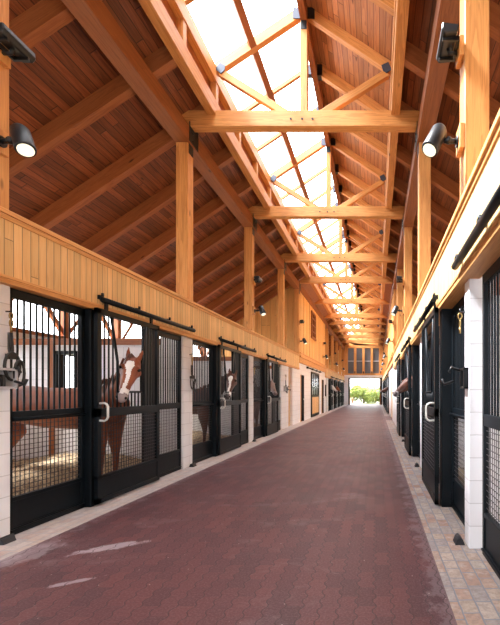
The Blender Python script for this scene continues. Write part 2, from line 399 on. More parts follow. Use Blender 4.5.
# ---- fascia, caps (left: stops at the room)
def fascia(s, a, b):
    r = empty('fascia_band', (mx(-3.5, s), (a+b)/2, 2.4), None, 'fascia')
    org = tuple(r.location)
    m = MB(); m.box(mx(-3.50, s), mx(-3.44, s), a, b, 2.47, 3.03, 'z'); m.build('beadboard', M['bead'], r, org)
    m = MB(); m.box(mx(-3.74, s), mx(-3.405, s), a, b, 3.045, 3.09, 'y'); m.box(mx(-3.5, s), mx(-3.425, s), a, b, 3.0, 3.045, 'y'); m.build('cap_rail', M['trimwood'], r, org, .004)
    m = MB(); m.box(mx(-3.60, s), mx(-3.43, s), a, b, 2.41, 2.47, 'y'); m.box(mx(-3.60, s), mx(-3.42, s), a, b, 2.455, 2.485, 'y'); m.build('bottom_trim', M['trimwood'], r, org, .004)
    return r
tag(fascia(-1, Y0, 17.0), 'long honey pine beadboard band above the near left stall fronts', None)
tag(fascia(1, Y0, 17.0), 'long bright pine beadboard band above the near right stall fronts', None)
tag(fascia(-1, 26.0, Y1), 'short pine band above the far left stalls, beyond the panelled room', None)
tag(fascia(1, 26.0, Y1), 'short pine band above the far right stalls near the end wall', None)
# ---- the two panelled rooms over the middle of the aisle
for s in (-1, 1):
    X = lambda v: mx(v, s)
    m = MB(); op = [(17.55, 18.4, 2.2), (20.3, 23.1, 2.5), (24.35, 25.3, 2.2)] if s < 0 else [(19.2, 21.2, 2.2)]
    yy = 15.9 if s < 0 else 14.6
    xa, xb = X(-3.5), X(-3.68)
    if s < 0: m.box(xa, xb, 14.0, 15.15, 0, 2.42, wall=True)
    for (a, b, z) in op:
        m.box(xa, xb, yy, a, 0, 2.73, wall=True); m.box(xa, xb, a, b, z, 2.73, wall=True); yy = b
    m.box(xa, xb, yy, 26.3 if s < 0 else 24.0, 0, 2.73, wall=True)
    m.box(X(-3.68), X(-7.2), 17.2, 17.35, 0, 3.0, wall=True); m.box(X(-3.68), X(-7.2), 25.75, 25.9, 0, 3.0, wall=True)
    structure('wall_'+SIDE[s], m, M['block'])
    m = MB(); m.box(X(-3.47), X(-3.6), ROOM0, ROOM1, 3.0, 6.0, 'z')
    y = ROOM0+.45
    zt = lambda x: H+5.11+.67*(x+3.11)+.3
    m.poly([(X(-3.6), 3.0), (X(-7.2), 3.0), (X(-7.2), zt(-7.2)), (X(-3.6), zt(-3.6))], ROOM0, ROOM0+.08, 'y')
    w = structure('wall_upper_'+SIDE[s], m, M['cladding'])
    # grain of the gable face must run upright
    uvl = w.data.uv_layers[0].data
    for p in w.data.polygons:
        for li in p.loop_indices:
            c = w.data.vertices[w.data.loops[li].vertex_index].co
            uvl[li].uv = (c.z, c.y if abs(p.normal.x) > .5 else c.x)
    b = MB(); y = ROOM0+.1
    while y < ROOM1:
        b.box(X(-3.455), X(-3.47), y, y+.06, 3.2, 6.0, 'z'); y += .82
    x = -3.72
    while x > -7.2: b.box(X(x), X(x-.05), ROOM0-.02, ROOM0, 3.05, zt(x-.05), 'z'); x -= .41
    b.build('batten', M['cladding'], w)
    b = MB(); b.box(X(-3.42), X(-3.5), ROOM0-.2, ROOM1+.1, 2.73, 3.0, 'y'); b.box(X(-3.36), X(-3.5), ROOM0-.2, ROOM1+.1, 2.97, 3.04, 'y'); b.box(X(-3.43), X(-3.5), ROOM0, ROOM1+.1, 3.04, 3.16, 'y'); b.box(X(-3.39), X(-3.5), ROOM0-.1, ROOM1+.1, 3.16, 3.2, 'y')
    b.build('belt_trim', M['trimwood'], w, bevel=.004)
    sp = MB(); sp.poly([(X(-3.43), H+4.9), (X(-3.09), H+5.12), (X(-3.09), H+5.15), (X(-3.43), H+4.93)], ROOM0, ROOM1, 'y'); structure('ceiling_soffit_'+SIDE[s], sp, M['fir_red'])
# doors in the left room
def swing_door(n, y0, y1, z, kind):
    m = MB(); x0, x1 = -3.60, -3.52
    if kind == 'dark':
        m.box(x0, x1+.04, y0, y0+.1, 0, z, 'z', 1); m.box(x0, x1, y0+.1, y1-.06, .02, z-.05, 'z', 0); m.box(x0, x1+.03, y1-.06, y1, 0, z, 'z', 0); m.box(x0, x1+.03, y0, y1, z-.06, z, 'y', 0)
        m.box(-3.515, -3.49, y0+.12, y1-.1, .15, 1.0, 'z', 0); m.box(-3.515, -3.49, y0+.12, y1-.1, 1.12, z-.15, 'z', 0)
        o = structure('door_%d' % n, m, [M['matte'], M['fir']])
        k = MB(); k.ball((-3.46, y1-.2, 1.05), .035, 10); k.build('door_knob', M['handle'], o)
    else:
        m.box(-3.50, -3.45, y0-.05, y0+.12, .05, z, 'z', 0); m.box(-3.50, -3.45, y1-.12, y1+.05, .05, z, 'z', 0); m.box(-3.50, -3.45, y0, y1, z-.12, z, 'y', 0); m.box(-3.50, -3.45, y0, y1, .05, .2, 'y', 0); m.box(-3.50, -3.45, y0, y1, 1.12, 1.24, 'y', 0)
        for k in range(1, 4): yy = y0+(y1-y0)*k/4; m.box(-3.49, -3.46, yy-.02, yy+.02, 1.24, z-.1, 'z', 0)
        for zz in (1.65, 2.02): m.box(-3.49, -3.46, y0, y1, zz-.015, zz+.015, 'y', 0)
        o = structure('door_%d' % n, m, M['black'])
        p = MB(); p.box(-3.49, -3.46, y0+.12, y1-.12, .2, 1.12, 'z'); p.build('door_panel', M['bead'], o)
        g = MB(); g.box(-3.478, -3.472, y0+.1, y1-.1, 1.24, z-.1); g.build('door_pane', M['glass'], o)
        bk = MB(); bk.box(-3.9, -3.88, y0, y1, 0, z); bk.build('door_curtain', simple('pale_curtain', (.5, .47, .42), .8), o)
swing_door(1, 17.55, 18.4, 2.2, 'dark'); swing_door(2, 20.4, 23.0, 2.5, 'glazed'); swing_door(3, 24.35, 25.3, 2.2, 'dark')
m = MB(); m.tube([(-3.42, 18.9, 2.62), (-3.42, 23.6, 2.62)], .03, 10)
for y in (19.1, 20.6, 22.0, 23.3): m.box(-3.5, -3.40, y-.03, y+.03, 2.58, 2.68)
tag(m.build('door_track', M['black'], None, (0, 0, 0)), 'black rail above the glazed wood-panelled door of the left room', 'door track', 'black sliding door rails')
m = MB(); m.box(-3.66, -3.62, 15.15, 15.9, 0, 2.4, 'z'); structure('door_6', m, M['bead'])
# right-hand passage in the room wall
m = MB(); m.box(.86, .93, 19.25, 21.15, .0, 2.15, 'z'); structure('door_4', m, M['bead'])
# small divided window high in the panelled wall
m = MB(); y0, y1, z0, z1 = 20.2, 21.5, 4.35, 5.75
m.box(-3.47, -3.40, y0, y0+.09, z0, z1); m.box(-3.47, -3.40, y1-.09, y1, z0, z1); m.box(-3.47, -3.38, y0-.05, y1+.05, z0-.06, z0+.04, 'y'); m.box(-3.47, -3.40, y0, y1, z1-.09, z1, 'y')
for k in (1, 2): yy = y0+(y1-y0)*k/3; m.box(-3.455, -3.42, yy-.02, yy+.02, z0, z1)
for k in (1, 2, 3): zz = z0+(z1-z0)*k/4; m.box(-3.455, -3.42, y0, y1, zz-.02, zz+.02, 'y')
w = structure('window_loft', m, M['fir_red'])
m = MB(); m.box(-3.465, -3.455, y0, y1, z0, z1); m.build('window_pane', simple('dark_window_glass', (.10, .09, .08), .1), w)
# ================================================================== posts, beams, roof frame
for s in (-1, 1):
    for i, y in enumerate(ST):
        if i in (5, 6): continue
        m = MB(); x0, x1 = mx(-3.68, s), mx(-3.46, s)
        yy = y if i != 4 else 17.08
        m.box(x0, x1, yy-.11, yy+.10, 3.09, H+4.6, 'z')
        o = m.build('timber_post', M['fir'], None, ((x0+x1)/2, yy, 3.09), .006)
        lab = 'square honey-coloured timber post on the %s band, %s' % (SIDE[s], nth(i if i < 5 else i-2))
        if i == 0: lab = 'nearest timber post on the %s, carrying two large black lamps' % SIDE[s]
        tag(o, lab, 'post', 'timber posts', 'thing')
    m = MB(); m.box(mx(-3.70, s), mx(-3.43, s), Y0, Y1, H+4.6, H+4.9, 'y')
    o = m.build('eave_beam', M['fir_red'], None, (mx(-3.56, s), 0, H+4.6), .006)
    tag(o, 'long glulam beam running down the hall on top of the %s posts' % SIDE[s], 'beam', None, 'thing')
    # curb
    r = empty('skylight_curb', (mx(-3.03, s), 18, H+5.11), None, 'curb'); org = tuple(r.location)
    tag(r, 'long double-beam curb with short studs under the %s' % ('glazed roof slope, left side' if s < 0 else 'boarded roof slope, right side'), 'curb', None, 'thing')
    m = MB(); m.box(mx(-3.11, s), mx(-2.95, s), Y0, Y1, H+5.11, H+5.38, 'y'); m.build('lower_beam', M['fir'], r, org, .005)
    m = MB(); m.box(mx(-3.11, s), mx(-2.95, s), Y0, Y1, H+5.75, H+6.03, 'y'); m.build('upper_beam', M['fir'], r, org, .005)
    m = MB(); m.box(mx(-3.11, s), mx(-3.07, s), Y0, Y1, H+5.38, H+5.75, 'y'); m.build('back_board', M['fir_red'], r, org)
    y = 4.68
    while y < Y1:
        m = MB(); m.box(mx(-3.07, s), mx(-2.965, s), y-.055, y+.055, H+5.38, H+5.75, 'z'); m.build('stud', M['fir'], r, org, .004); y += 1.2
    # steel straps at the post heads
    for i, y in enumerate(ST):
        if i in (5, 6): continue
        yy = y if i != 4 else 17.08
        m = MB(); m.box(mx(-3.43, s), mx(-3.42, s), yy-.12, yy+.22, H+4.62, H+4.98); m.box(mx(-3.46, s), mx(-3.45, s), yy-.08, yy+.08, H+4.42, H+4.62)
        for q in (4.68, 4.82): m.tube([(mx(-3.425, s), yy, H+q), (mx(-3.405, s), yy, H+q)], .018, 6)
        o = m.build('steel_strap', M['browned'], None, (mx(-3.43, s), yy, H+4.6))
        tag(o, 'black steel strap at the head of the %s post on the %s' % (ORD[i if i < 5 else i-2], SIDE[s]), 'bracket', 'black steel straps at the post heads', 'thing')
# trusses
SL = .67
RH = 7.2                                     # ridge height above the eye, top of rafters
def rafter_mb(m, x0, x1, top0, top1, yc, w, dep):
    m.poly([(x0, H+top0), (x1, H+top1), (x1, H+top1-dep), (x0, H+top0-dep)], yc-w/2, yc+w/2, 'y')
    # uv along the slope
    n = 6
    o = random.uniform(0, 30)
    base = len(m.f)-n
    L = math.dist((x0, top0), (x1, top1))
    for k in range(n):
        f = m.f[base+k]; uv = []
        for vi in f:
            x, y, z = m.v[vi]; a = (x-x0)/(x1-x0)*L
            t0 = H+top0+(top1-top0)*(x-x0)/(x1-x0)
            uv.append((a+o, (t0-z)+y if k < 4 else (t0-z)))
        m.uv[base+k] = uv
    return m
def truss(first):
    r = empty('roof_truss', (XM, 7.08, H+4.9), None, None); org = tuple(r.location); y = 7.07
    m = MB(); m.box(-3.62, .79+.16, y-.09, y+.09, H+4.9, H+5.19, 'x'); m.build('tie_beam', M['fir'], r, org, .006)
    for x in (-1.57, -1.36, -1.17):
        m = MB(); m.tube([(x, y-.085, H+5.03), (x, y-.10, H+5.03)], .02, 8); m.build('bolt', M['browned'], r, org)
    m = MB(); m.box(XM-.065, XM+.065, y-.07, y+.07, H+5.19, H+6.86, 'z'); m.build('king_post', M['fir'], r, org, .005)
    for s in (-1, 1):
        m = MB(); m.beam((mx(-2.88, s), y, H+5.93), (mx(-1.60, s), y, H+5.13), .10, .13); m.build('strut', M['fir'], r, org, .005)
        m = MB(); rafter_mb(m, mx(-2.97, s), mx(XM-.06, s), RH+SL*(-2.97-XM), RH-.04, y, .11, .2); m.build('rafter', M['fir'], r, org)
        m = MB()
        c = Vector((mx(-2.87, s), 0, H+5.99)); q = []
        d = Vector((mx(1, s)-mx(0, s), 0, -.62)).normalized(); n = Vector((-d.z, 0, d.x))
        for a, b in ((-.08, -.075), (.06, -.09), (.085, 0), (.05, .08), (-.06, .075)): pt = c+d*a+n*b; q.append((pt.x, pt.z))
        m.poly(q, y-.075, y-.058, 'y'); m.build('gusset_plate', M['plate'], r, org)
        m = MB(); m.box(mx(XM-.07, s), mx(XM-.2, s), y-.075, y-.06, H+6.9, H+7.1); m.build('ridge_plate', M['plate'] if s < 0 else M['browned'], r, org)  # same steel on both sides; the left one carries the skylit tone as colour
    m = MB(); m.box(XM-.055, XM+.055, y-.08, y-.065, H+6.7, H+6.88); m.build('king_post_plate', M['browned'], r, org)
    return r
t0 = truss(True); TY = [7.08, 10.68, 14.28, 17.08, 21.1, 25.1, 27.6, 31.0, 34.4, 37.8]
for i, y in enumerate(TY):
    t = t0 if i == 0 else copy_tree(t0)
    t.location.y = y
    tag(t, 'timber roof truss with king post and two struts, %s' % ('nearest the viewer' if i == 0 else ORD[i]+' from the viewer'), 'truss', 'timber roof trusses', 'thing')
# ridge and purlin
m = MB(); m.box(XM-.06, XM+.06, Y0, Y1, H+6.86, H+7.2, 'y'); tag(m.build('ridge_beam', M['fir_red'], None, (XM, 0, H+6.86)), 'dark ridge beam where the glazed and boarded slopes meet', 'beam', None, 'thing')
xp = -2.30; zp = RH+SL*(xp-XM)-.11
m = MB(); m.beam((xp, Y0, H+zp), (xp, Y1, H+zp), .13, .14, (1, 0, .67)); tag(m.build('skylight_purlin', M['fir_red'], None), 'lengthwise purlin halfway up the glazed slope', 'purlin', None, 'thing')
# rafters between trusses
ys_mid = []
y = 4.68
while y < 41: ys_mid.append(y); y += 1.2
k1 = k2 = 0
gl0 = MB(); rafter_mb(gl0, -3.0, XM-.06, RH+SL*(-3.0-XM), RH-.04, 0, .07, .09)
gl0 = gl0.build('glazing_rafter', M['fir'], None)
up0 = MB(); rafter_mb(up0, mx(-3.0, 1), XM+.06, RH+SL*(-3.0-XM), RH-.04, 0, .11, .24)
up0 = up0.build('upper_rafter', M['fir'], None)
hg = MB(); hg.box(XM+.06, XM+.17, -.07, .07, H+6.86, H+7.1); hg = hg.build('hanger', M['browned'], up0)
hg = MB(); hg.box(XM-.15, XM-.06, -.055, .055, H+6.9, H+7.1); hg = hg.build('hanger', M['plate'], gl0)  # steel as on the boarded side, lightened in colour for the skylight
first1 = first2 = True
for y in ys_mid:
    if min(abs(y-t) for t in TY) < .25: continue
    if first1: o = gl0
    else: o = copy_tree(gl0)
    o.location.y = y
    tag(o, 'slender rafter across the roof glazing, %s' % nth(k1), 'rafter', 'rafters of the glazed slope', 'thing'); k1 += 1
    if first1: o = up0
    else: o = copy_tree(up0)
    first1 = False
    o.location.y = y
    tag(o, 'rafter under the boarded slope beside the ridge, %s' % nth(k2), 'rafter', 'rafters of the boarded upper slope', 'thing'); k2 += 1
for s in (-1, 1):
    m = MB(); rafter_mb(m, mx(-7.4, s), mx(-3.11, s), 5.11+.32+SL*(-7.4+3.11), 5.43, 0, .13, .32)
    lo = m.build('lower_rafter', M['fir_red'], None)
    for k, y in enumerate(ys_mid):
        o = lo if k == 0 else copy_tree(lo)
        o.location.y = y
        tag(o, 'heavy rafter over the %s stalls, %s' % (SIDE[s], nth(k)), 'rafter', 'rafters of the low %s roof' % SIDE[s], 'thing')
# decks
def deck(name, xa, za, xb, zb, th=.06, mat='deck'):
    m = MB(); L = math.dist((xa, za), (xb, zb)); b = len(m.v)
    m.v += [(xa, Y0, H+za), (xb, Y0, H+zb), (xb, Y1+.6, H+zb), (xa, Y1+.6, H+za), (xa, Y0, H+za+th), (xb, Y0, H+zb+th), (xb, Y1+.6, H+zb+th), (xa, Y1+.6, H+za+th)]
    for q in ((0, 1, 2, 3), (7, 6, 5, 4), (0, 4, 5, 1), (2, 6, 7, 3), (1, 5, 6, 2), (0, 3, 7, 4)):
        m.face([b+i for i in q], [(m.v[b+i][1], abs(m.v[b+i][0]-xa)*L/abs(xb-xa)) for i in q])
    return structure(name, m, M[mat])
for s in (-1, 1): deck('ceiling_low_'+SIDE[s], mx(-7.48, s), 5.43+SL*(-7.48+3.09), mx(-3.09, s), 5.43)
deck('ceiling_upper_right', mx(-3.25, 1), RH+SL*(-3.25-XM), XM, RH, mat='deck_skylit')
# roof glazing panes
for k in range(len(ys_mid)+5):
    a = 4.68-1.2*9+1.2*k
    if a > Y1: break
m = MB(); y = Y0
r = empty('roof_glazing', (XM, 18, H+7.2), 'bright glass roof slope running the length of the hall', 'skylight'); r['kind'] = 'thing'; org = tuple(r.location)
y = -6.12
while y < Y1:
    for (xa, xb) in ((-3.05, -2.30), (-2.30, XM)):
        za, zb = RH+SL*(xa-XM)+.015, RH+SL*(xb-XM)+.015
        m = MB(); m.quad((xa+.005, y+.01, H+za), (xb-.005, y+.01, H+zb), (xb-.005, y+1.19, H+zb), (xa+.005, y+1.19, H+za))
        m.build('pane', M['glass'], r, org)
    y += 1.2
# ================================================================== end wall
e = MB(); ye, yf = Y1, Y1+.25
e.box(-3.7, -3.02, ye, yf, 0, 3.25, wall=True); e.box(.68, 1.1, ye, yf, 0, 3.25, wall=True); e.box(-3.02, .68, ye, yf, 2.95, 3.25, wall=True)
for s in (-1, 1): e.box(mx(-3.7, s), mx(-7.3, s), ye, yf, 0, 3.6, wall=True)
structure('wall_end', e, M['block'])
e = MB(); e.box(-7.3, -2.9, Y0-.2, Y0, 0, 3.6, wall=True); e.box(.2, 4.63, Y0-.2, Y0, 0, 3.6, wall=True); e.box(-7.3, 4.63, Y0-.2, Y0, 3.0, 8.6, wall=True); structure('wall_back', e, M['block'])
e = MB(); e.box(-3.75, 1.08, ye-.05, yf, 3.25, 3.42, 'x'); e.box(-3.75, 1.08, ye, yf, 6.2, 6.5, 'x')
XS = [-3.75, -3.05, -2.42, -2.08, -1.50, -1.16, -.58, -.24, .34, 1.08]
LV = [(-3.07, -2.42), (-2.14, -1.50), (-1.24, -.58), (-.33, .33)]
edges = [-3.75] + [v for p in LV for v in p] + [1.08]
for k in range(0, len(edges), 2): e.box(edges[k], edges[k+1], ye, yf, 3.42, 6.2, 'z')
w = structure('wall_end_timber', e, M['fir'])
e = MB(); e.poly([(-7.3, 3.5), (-7.3, H+5.43+SL*(-7.3+3.09)), (-3.09, H+5.43), (-3.09, H+6.05), (XM, H+7.2), (mx(-3.09, 1), H+6.05), (mx(-3.09, 1), H+5.43), (mx(-7.3, 1), H+5.43+SL*(-7.3+3.09)), (mx(-7.3, 1), 3.5), (1.08, 3.5), (1.08, 6.5), (-3.75, 6.5), (-3.75, 3.5)], yf-.05, yf, 'y')
structure('wall_gable', e, M['cladding'])
for k, (a, b) in enumerate(LV):
    m = MB(); m.box(a, b, ye+.08, ye+.11, 3.42, 6.2)
    o = structure('window_end_%d' % (k+1), m, M['screen'])
    m = MB()
    for z in (4.78,): m.box(a, b, ye+.04, ye+.08, z-.04, z+.04, 'x')
    m.build('window_rail', M['grey'], o)
# open end doorway: jambs and head
m = MB(); m.box(-3.02, -2.90, ye-.03, yf+.03, 0, 2.95, 'z', 0); m.box(.56, .68, ye-.03, yf+.03, 0, 2.95, 'z', 0); m.box(-3.02, .68, ye-.03, yf+.03, 2.83, 2.95, 'x', 0)
m.box(.40, .56, yf+.03, yf+.10, 0, 2.83, 'z', 1); m.box(-2.90, -2.84, yf+.03, yf+.10, 0, 2.83, 'z', 1)
structure('door_5', m, [M['black'], M['fir_red']])
# ================================================================== stall fronts
BAR = .010
def bars(m, x, y0, y1, z0, z1, sp=.072, r=BAR):
    n = max(1, round((y1-y0)/sp)); 
    for k in range(1, n):
        y = y0+(y1-y0)*k/n; m.tube([(x, y, z0), (x, y, z1)], r, 6, caps=False)
def wires(m, x, y0, y1, z0, z1, sp=.05, w=.0028):
    n = round((y1-y0)/sp)
    for k in range(1, n): y = y0+(y1-y0)*k/n; m.box(x-w, x+w, y-w, y+w, z0, z1)
    n = round((z1-z0)/sp)
    for k in range(1, n): z = z0+(z1-z0)*k/n; m.box(x-w*1.6, x-w*.2, y0, y1, z-w, z+w)
def panel(s, name, y0, y1, plate=None, jamb=True):
    """fixed stall-front section; local y from the bay's pier centre"""
    x = -3.56 if s < 0 else .945; r = empty(name, (x, 0, 0), None, 'stall front'); g = (x, 0, 0)
    a, b = x-.025, x+.025
    m = MB(); m.box(a, b, y0, y0+.05, 0, 2.40); m.box(a, b, y1-.05, y1, 0, 2.40); m.box(a, b, y0, y1, 2.32, 2.41, 'y'); m.box(a, b, y0, y1, 1.11, 1.21, 'y'); m.box(a, b, y0, y1, .33, .37, 'y'); m.box(a, b, y0, y1, .0, .07, 'y'); m.box(a+.01, b-.01, y0, y1, 2.4, 2.46, 'y')
    m.build('frame', M['black'], r, g, .003)
    m = MB(); m.box(x-.012, x+.012, y0+.04, y1-.04, .06, .34); m.build('kick_plate', M['black'], r, g)
    m = MB(); e = x + (.03 if s < 0 else -.03); m.box(e-.012, e+.012, y0+.02, y1-.02, .045, .06, 'y'); m.build('base_rail', M['black'], r, g)
    p0 = y0+.05
    if plate:
        m = MB(); m.box(x-.015, x+.015, y0+.04, plate, .06, 2.33); m.build('dark_panel', M['black'], r, g); p0 = plate
    m = MB(); bars(m, x, p0, y1-.05, 1.2, 2.33); m.build('bar_grille', M['black'], r, g)
    m = MB(); wires(m, x, p0, y1-.05, .36, 1.12); m.build('wire_mesh', M['wire'], r, g)
    if not plate and jamb:
        e = x + (.05 if s < 0 else -.05)
        m = MB(); m.tube([(e, y0+.03, 1.14), (e, y1-.03, 1.14)], .014, 8)
        m.build('rub_rail', M['black'], r, g)
        jx0, jx1 = (-3.62, -3.46) if s < 0 else (1.0, .80)
        m = MB(); m.box(jx0, jx1, y1, y1+.17, 0, 2.41); m.build('jamb_post', M['black'], r, g, .004)
    return r
def door(s):
    x = mx(-3.41, s); r = empty('sliding_stall_door', (x, 0, 0), None, 'stall door'); g = (x, 0, 0)
    a, b = x-.025, x+.025; y0, y1 = 1.13, 2.45
    m = MB()
    m.box(a, b, y0, y0+.07, .03, 2.43); m.box(a, b, y1-.06, y1, .03, 2.43); m.box(a, b, y0, y1, 2.36, 2.43, 'y'); m.box(a, b, y0, y1, 1.09, 1.20, 'y'); m.box(a, b, y0, y1, .33, .37, 'y'); m.box(a, b, y0, y1, .03, .09, 'y')
    fr = m.build('frame', M['black'], r, g, .003)
    m = MB(); m.box(x-.012, x+.012, y0+.04, y1-.04, .06, .34); m.build('kick_plate', M['black'], r, g)
    ya, yb = y0+.38, y0+.90
    m = MB(); bars(m, x, y0+.07, ya, 1.2, 2.37); bars(m, x, yb, y1-.06, 1.2, 2.37)
    n = 7
    for k in range(0, n+1): y = ya+(yb-ya)*k/n; m.tube([(x, y, 1.2), (x, y, 1.40)], BAR, 6)
    m.build('bar_grille', M['black'], r, g)
    m = MB(); m.tube([(x, ya-.11, 2.37), (x, ya+.01, 1.80), (x, ya+.01, 1.40), (x, yb-.01, 1.40), (x, yb-.01, 1.80), (x, yb+.09, 2.37)], .017, 8); m.build('yoke', M['black'], r, g)
    m = MB(); wires(m, x, y0+.07, y1-.06, .36, 1.10); m.build('wire_mesh', M['wire'], r, g)
    d = .10 if s < 0 else -.10; f = b if s < 0 else a; hy = y0+.035
    m = MB(); m.tube([(f-d*.1, hy, 1.26), (f+d*.55, hy, 1.265), (f+d*.85, hy, 1.25), (f+d, hy, 1.22), (f+d, hy, 1.09), (f+d*.85, hy, 1.06), (f+d*.55, hy, 1.045), (f-d*.1, hy, 1.05)], .013, 8); m.build('handle', M['handle'], fr, g)['label'] = 'white C-shaped pull handle'
    for y in (y0+.18, y1-.18):
        m = MB(); m.box(x-.01, x+.01, y-.025, y+.025, 2.43, 2.54); m.build('hanger', M['black'], fr, g)
    return r
def track(s):
    x = mx(-3.39, s); r = empty('door_track', (x, 0, 2.57), None, 'door track'); g = (x, 0, 2.57)
    m = MB(); m.tube([(x, 1.22, 2.545), (x, 3.58, 2.545)], .034, 10); m.build('rail', M['black'], r, g)
    for y in (1.22, 1.95, 2.75, 3.5):
        m = MB(); m.box(x-.02, mx(-3.44, s), y-.02, y+.02, 2.55, 2.60); m.tube([(x, y, 2.58), (x, y, 2.625)], .016, 6); m.build('bracket', M['black'], r, g)
    return r
def stop(s):
    x = mx(-3.44, s); m = MB(); a = x-.045; b = x+.045
    m.poly([(a, 0), (b, 0), (b-.02, .05), ((a+b)/2, .065), (a+.02, .05)], .18-.2, .30-.2, 'y'); m.tube([(x, -.03, .045), (x, .11, .045)], .02, 8)
    return m.build('door_stop', M['rubber'], None, (x, 0, 0))
WHO = {(-1, 1): 'the nearest left stall', (-1, 2): 'the second left stall', (-1, 3): 'the third left stall',
       (1, 0): 'the right stall at the photo border', (1, 1): 'the first whole right stall', (1, 2): 'the second whole right stall', (1, 3): 'the third whole right stall'}
for s in (-1, 1):
    protos = None
    bays = [(0, -.12, 1), (1, 3.48, 1), (2, 7.08, 1), (3, 10.68, 1)]
    if s < 0: bays = bays[1:]
    else: bays = bays[1:]+bays[:1]
    far = [(4, 27.6, 3.4/3.6), (5, 31.0, 3.4/3.6), (6, 34.4, 3.4/3.6), (7, 37.8, 3.4/3.6)]
    if s > 0: far = [(3.5, 24.15, 3.4/3.6)] + far
    for n, y, sc in bays+far:
        if protos is None:
            protos = [panel(s, 'stall_front_panel', .16, 1.12), panel(s, 'stall_front_panel', 2.31, 3.40, 2.72), door(s), track(s), stop(s)]
            obs = protos
        else: obs = [None if (s > 0 and n == 0 and q < 3) else copy_tree(p) for q, p in enumerate(protos)]
        if (s, n) in WHO: where = WHO[(s, n)]
        else: where = 'the %s %s stall' % ({4: 'fourth-last', 5: 'third-last', 6: 'second-last', 7: 'very last', 3.5: 'fifth-last'}[n], SIDE[s])
        if s > 0 and n == 0:      # cut off by the frame: only a long fixed section shows
            obs = [None, panel(s, 'stall_front_panel', 1.25, 3.40, None, False), None] + obs[3:]
        for o, nm, cat, gr in zip(obs, ('black barred front section, viewer side, of', 'black barred front section, far side, of', 'black grille door with handle of', 'black door rail above', 'black floor stop beside'),
                                  ('stall front', 'stall front', 'stall door', 'door track', 'door stop'), ('fixed stall fronts', 'fixed stall fronts', 'sliding stall doors', 'black sliding door rails', 'floor stops')):
            if o is None: continue
            o.location.y = y; o.scale.y = sc
            tag(o, nm+' '+where, cat, gr, 'thing')
# straw beds
def straw_bed(s, y0, y1, n, where):
    m = MB(); nx, ny = 26, 24; x0, x1 = mx(-3.75, s), mx(-7.15, s)
    for j in range(ny+1):
        for i in range(nx+1):
            x = x0+(x1-x0)*i/nx; y = y0+(y1-y0)*j/ny
            z = .05+.10*max(0, noise.noise(Vector((x*1.3, y*1.3, 0)))+.3)+.03*noise.noise(Vector((x*6, y*6, 1)))
            z += .20*(j/ny)**1.5*(.6+.4*math.sin(x*2.1))
            m.v.append((x, y, max(.01, z if 0 < j else .02)))
    for j in range(ny):
        for i in range(nx):
            a = j*(nx+1)+i; q = [a, a+1, a+nx+2, a+nx+1] if s > 0 else [a, a+nx+1, a+nx+2, a+1]
            m.face(q, [(0, 0)]*4, 0, True)
    base = list(m.v)
    for k in range(n):
        v = random.choice(base); a = random.uniform(0, math.pi); L = random.uniform(.05, .16); dz = random.uniform(-.03, .06)
        dx, dy = math.cos(a)*L/2, math.sin(a)*L/2; px, py = -math.sin(a)*.004, math.cos(a)*.004
        x, y = v[0]+random.uniform(-.06, .06), v[1]+random.uniform(-.06, .06); z = v[2]+.02
        x = min(max(x, min(x0, x1)+.09), max(x0, x1)-.09)
        m.quad((x-dx-px, y-dy-py, z-dz/2), (x+dx-px, y+dy-py, z+dz/2), (x+dx+px, y+dy+py, z+dz/2+.003), (x-dx+px, y-dy+py, z-dz/2+.003))
    tag(m.build('straw_bedding', M['straw']), 'golden straw bedding heaped on the floor of '+where, 'straw', None, 'stuff')
straw_bed(-1, 3.58, 6.98, 5000, WHO[(-1, 1)]); straw_bed(-1, 7.2, 10.6, 2000, WHO[(-1, 2)]); straw_bed(-1, 10.8, 14.2, 800, WHO[(-1, 3)])
# ================================================================== lamps
def spotlamp(s, lit=True):
    x0 = mx(-3.46, s); d = 1 if s < 0 else -1
    r = empty('spot_lamp', (x0, 0, 0), None, 'lamp'); g = (x0, 0, 0)
    m = MB(); m.box(x0, x0+d*.045, -.10, .06, -.10, .12, 'z'); m.build('mounting_block', M['fir'], r, g, .004)
    m = MB(); m.tube([(x0+d*.045, -.02, .0), (x0+d*.06, -.02, .0)], .05, 12); m.tube([(x0+d*.06, -.02, 0), (x0+d*.17, -.02, .01)], .024, 8); m.ball((x0+d*.13, -.02, .01), .034, 10); m.build('swivel_arm', M['browned'], r, g)
    c = Vector((x0+d*.25, -.03, .02)); ax = Vector((d*.42, -.22, -.88)).normalized()
    p = [c-ax*.13, c-ax*.12, c-ax*.09, c+ax*.13, c+ax*.14]
    m = MB(); m.tube(p, [.035, .058, .074, .079, .076], 20, caps=True); hs = m.build('lamp_housing', M['browned'], r, g)
    m = MB(); m.tube([c+ax*.1405, c+ax*.147], .062, 20); m.build('lens', M['lampglow'], hs, g)
    return r, c+ax*.17, ax
def floodlamp(s):
    x0 = mx(-3.46, s); d = 1 if s < 0 else -1
    r = empty('flood_lamp', (x0, 0, 0), None, 'lamp'); g = (x0, 0, 0)
    m = MB(); m.box(x0, x0+d*.045, -.08, .08, -.14, .04, 'z'); m.build('mounting_block', M['fir'], r, g, .004)
    m = MB(); m.tube([(x0+d*.04, 0, -.06), (x0+d*.12, 0, -.06), (x0+d*.14, 0, .0)], .016, 8); m.box(x0+d*.05, x0+d*.20, -.12, -.10, -.05, -.01); m.box(x0+d*.05, x0+d*.20, .08, .10, -.05, -.01); m.box(x0+d*.05, x0+d*.07, -.12, .10, -.05, -.01); m.build('bracket', M['browned'], r, g)
    m = MB(); zz = .05
    m.poly([(x0+d*.06, .05), (x0+d*.08, -.02), (x0+d*.19, -.03), (x0+d*.22, .01), (x0+d*.21, .07)], -.17, .15, 'y'); m.build('lamp_housing', M['browned'], r, g, .01)
    return r
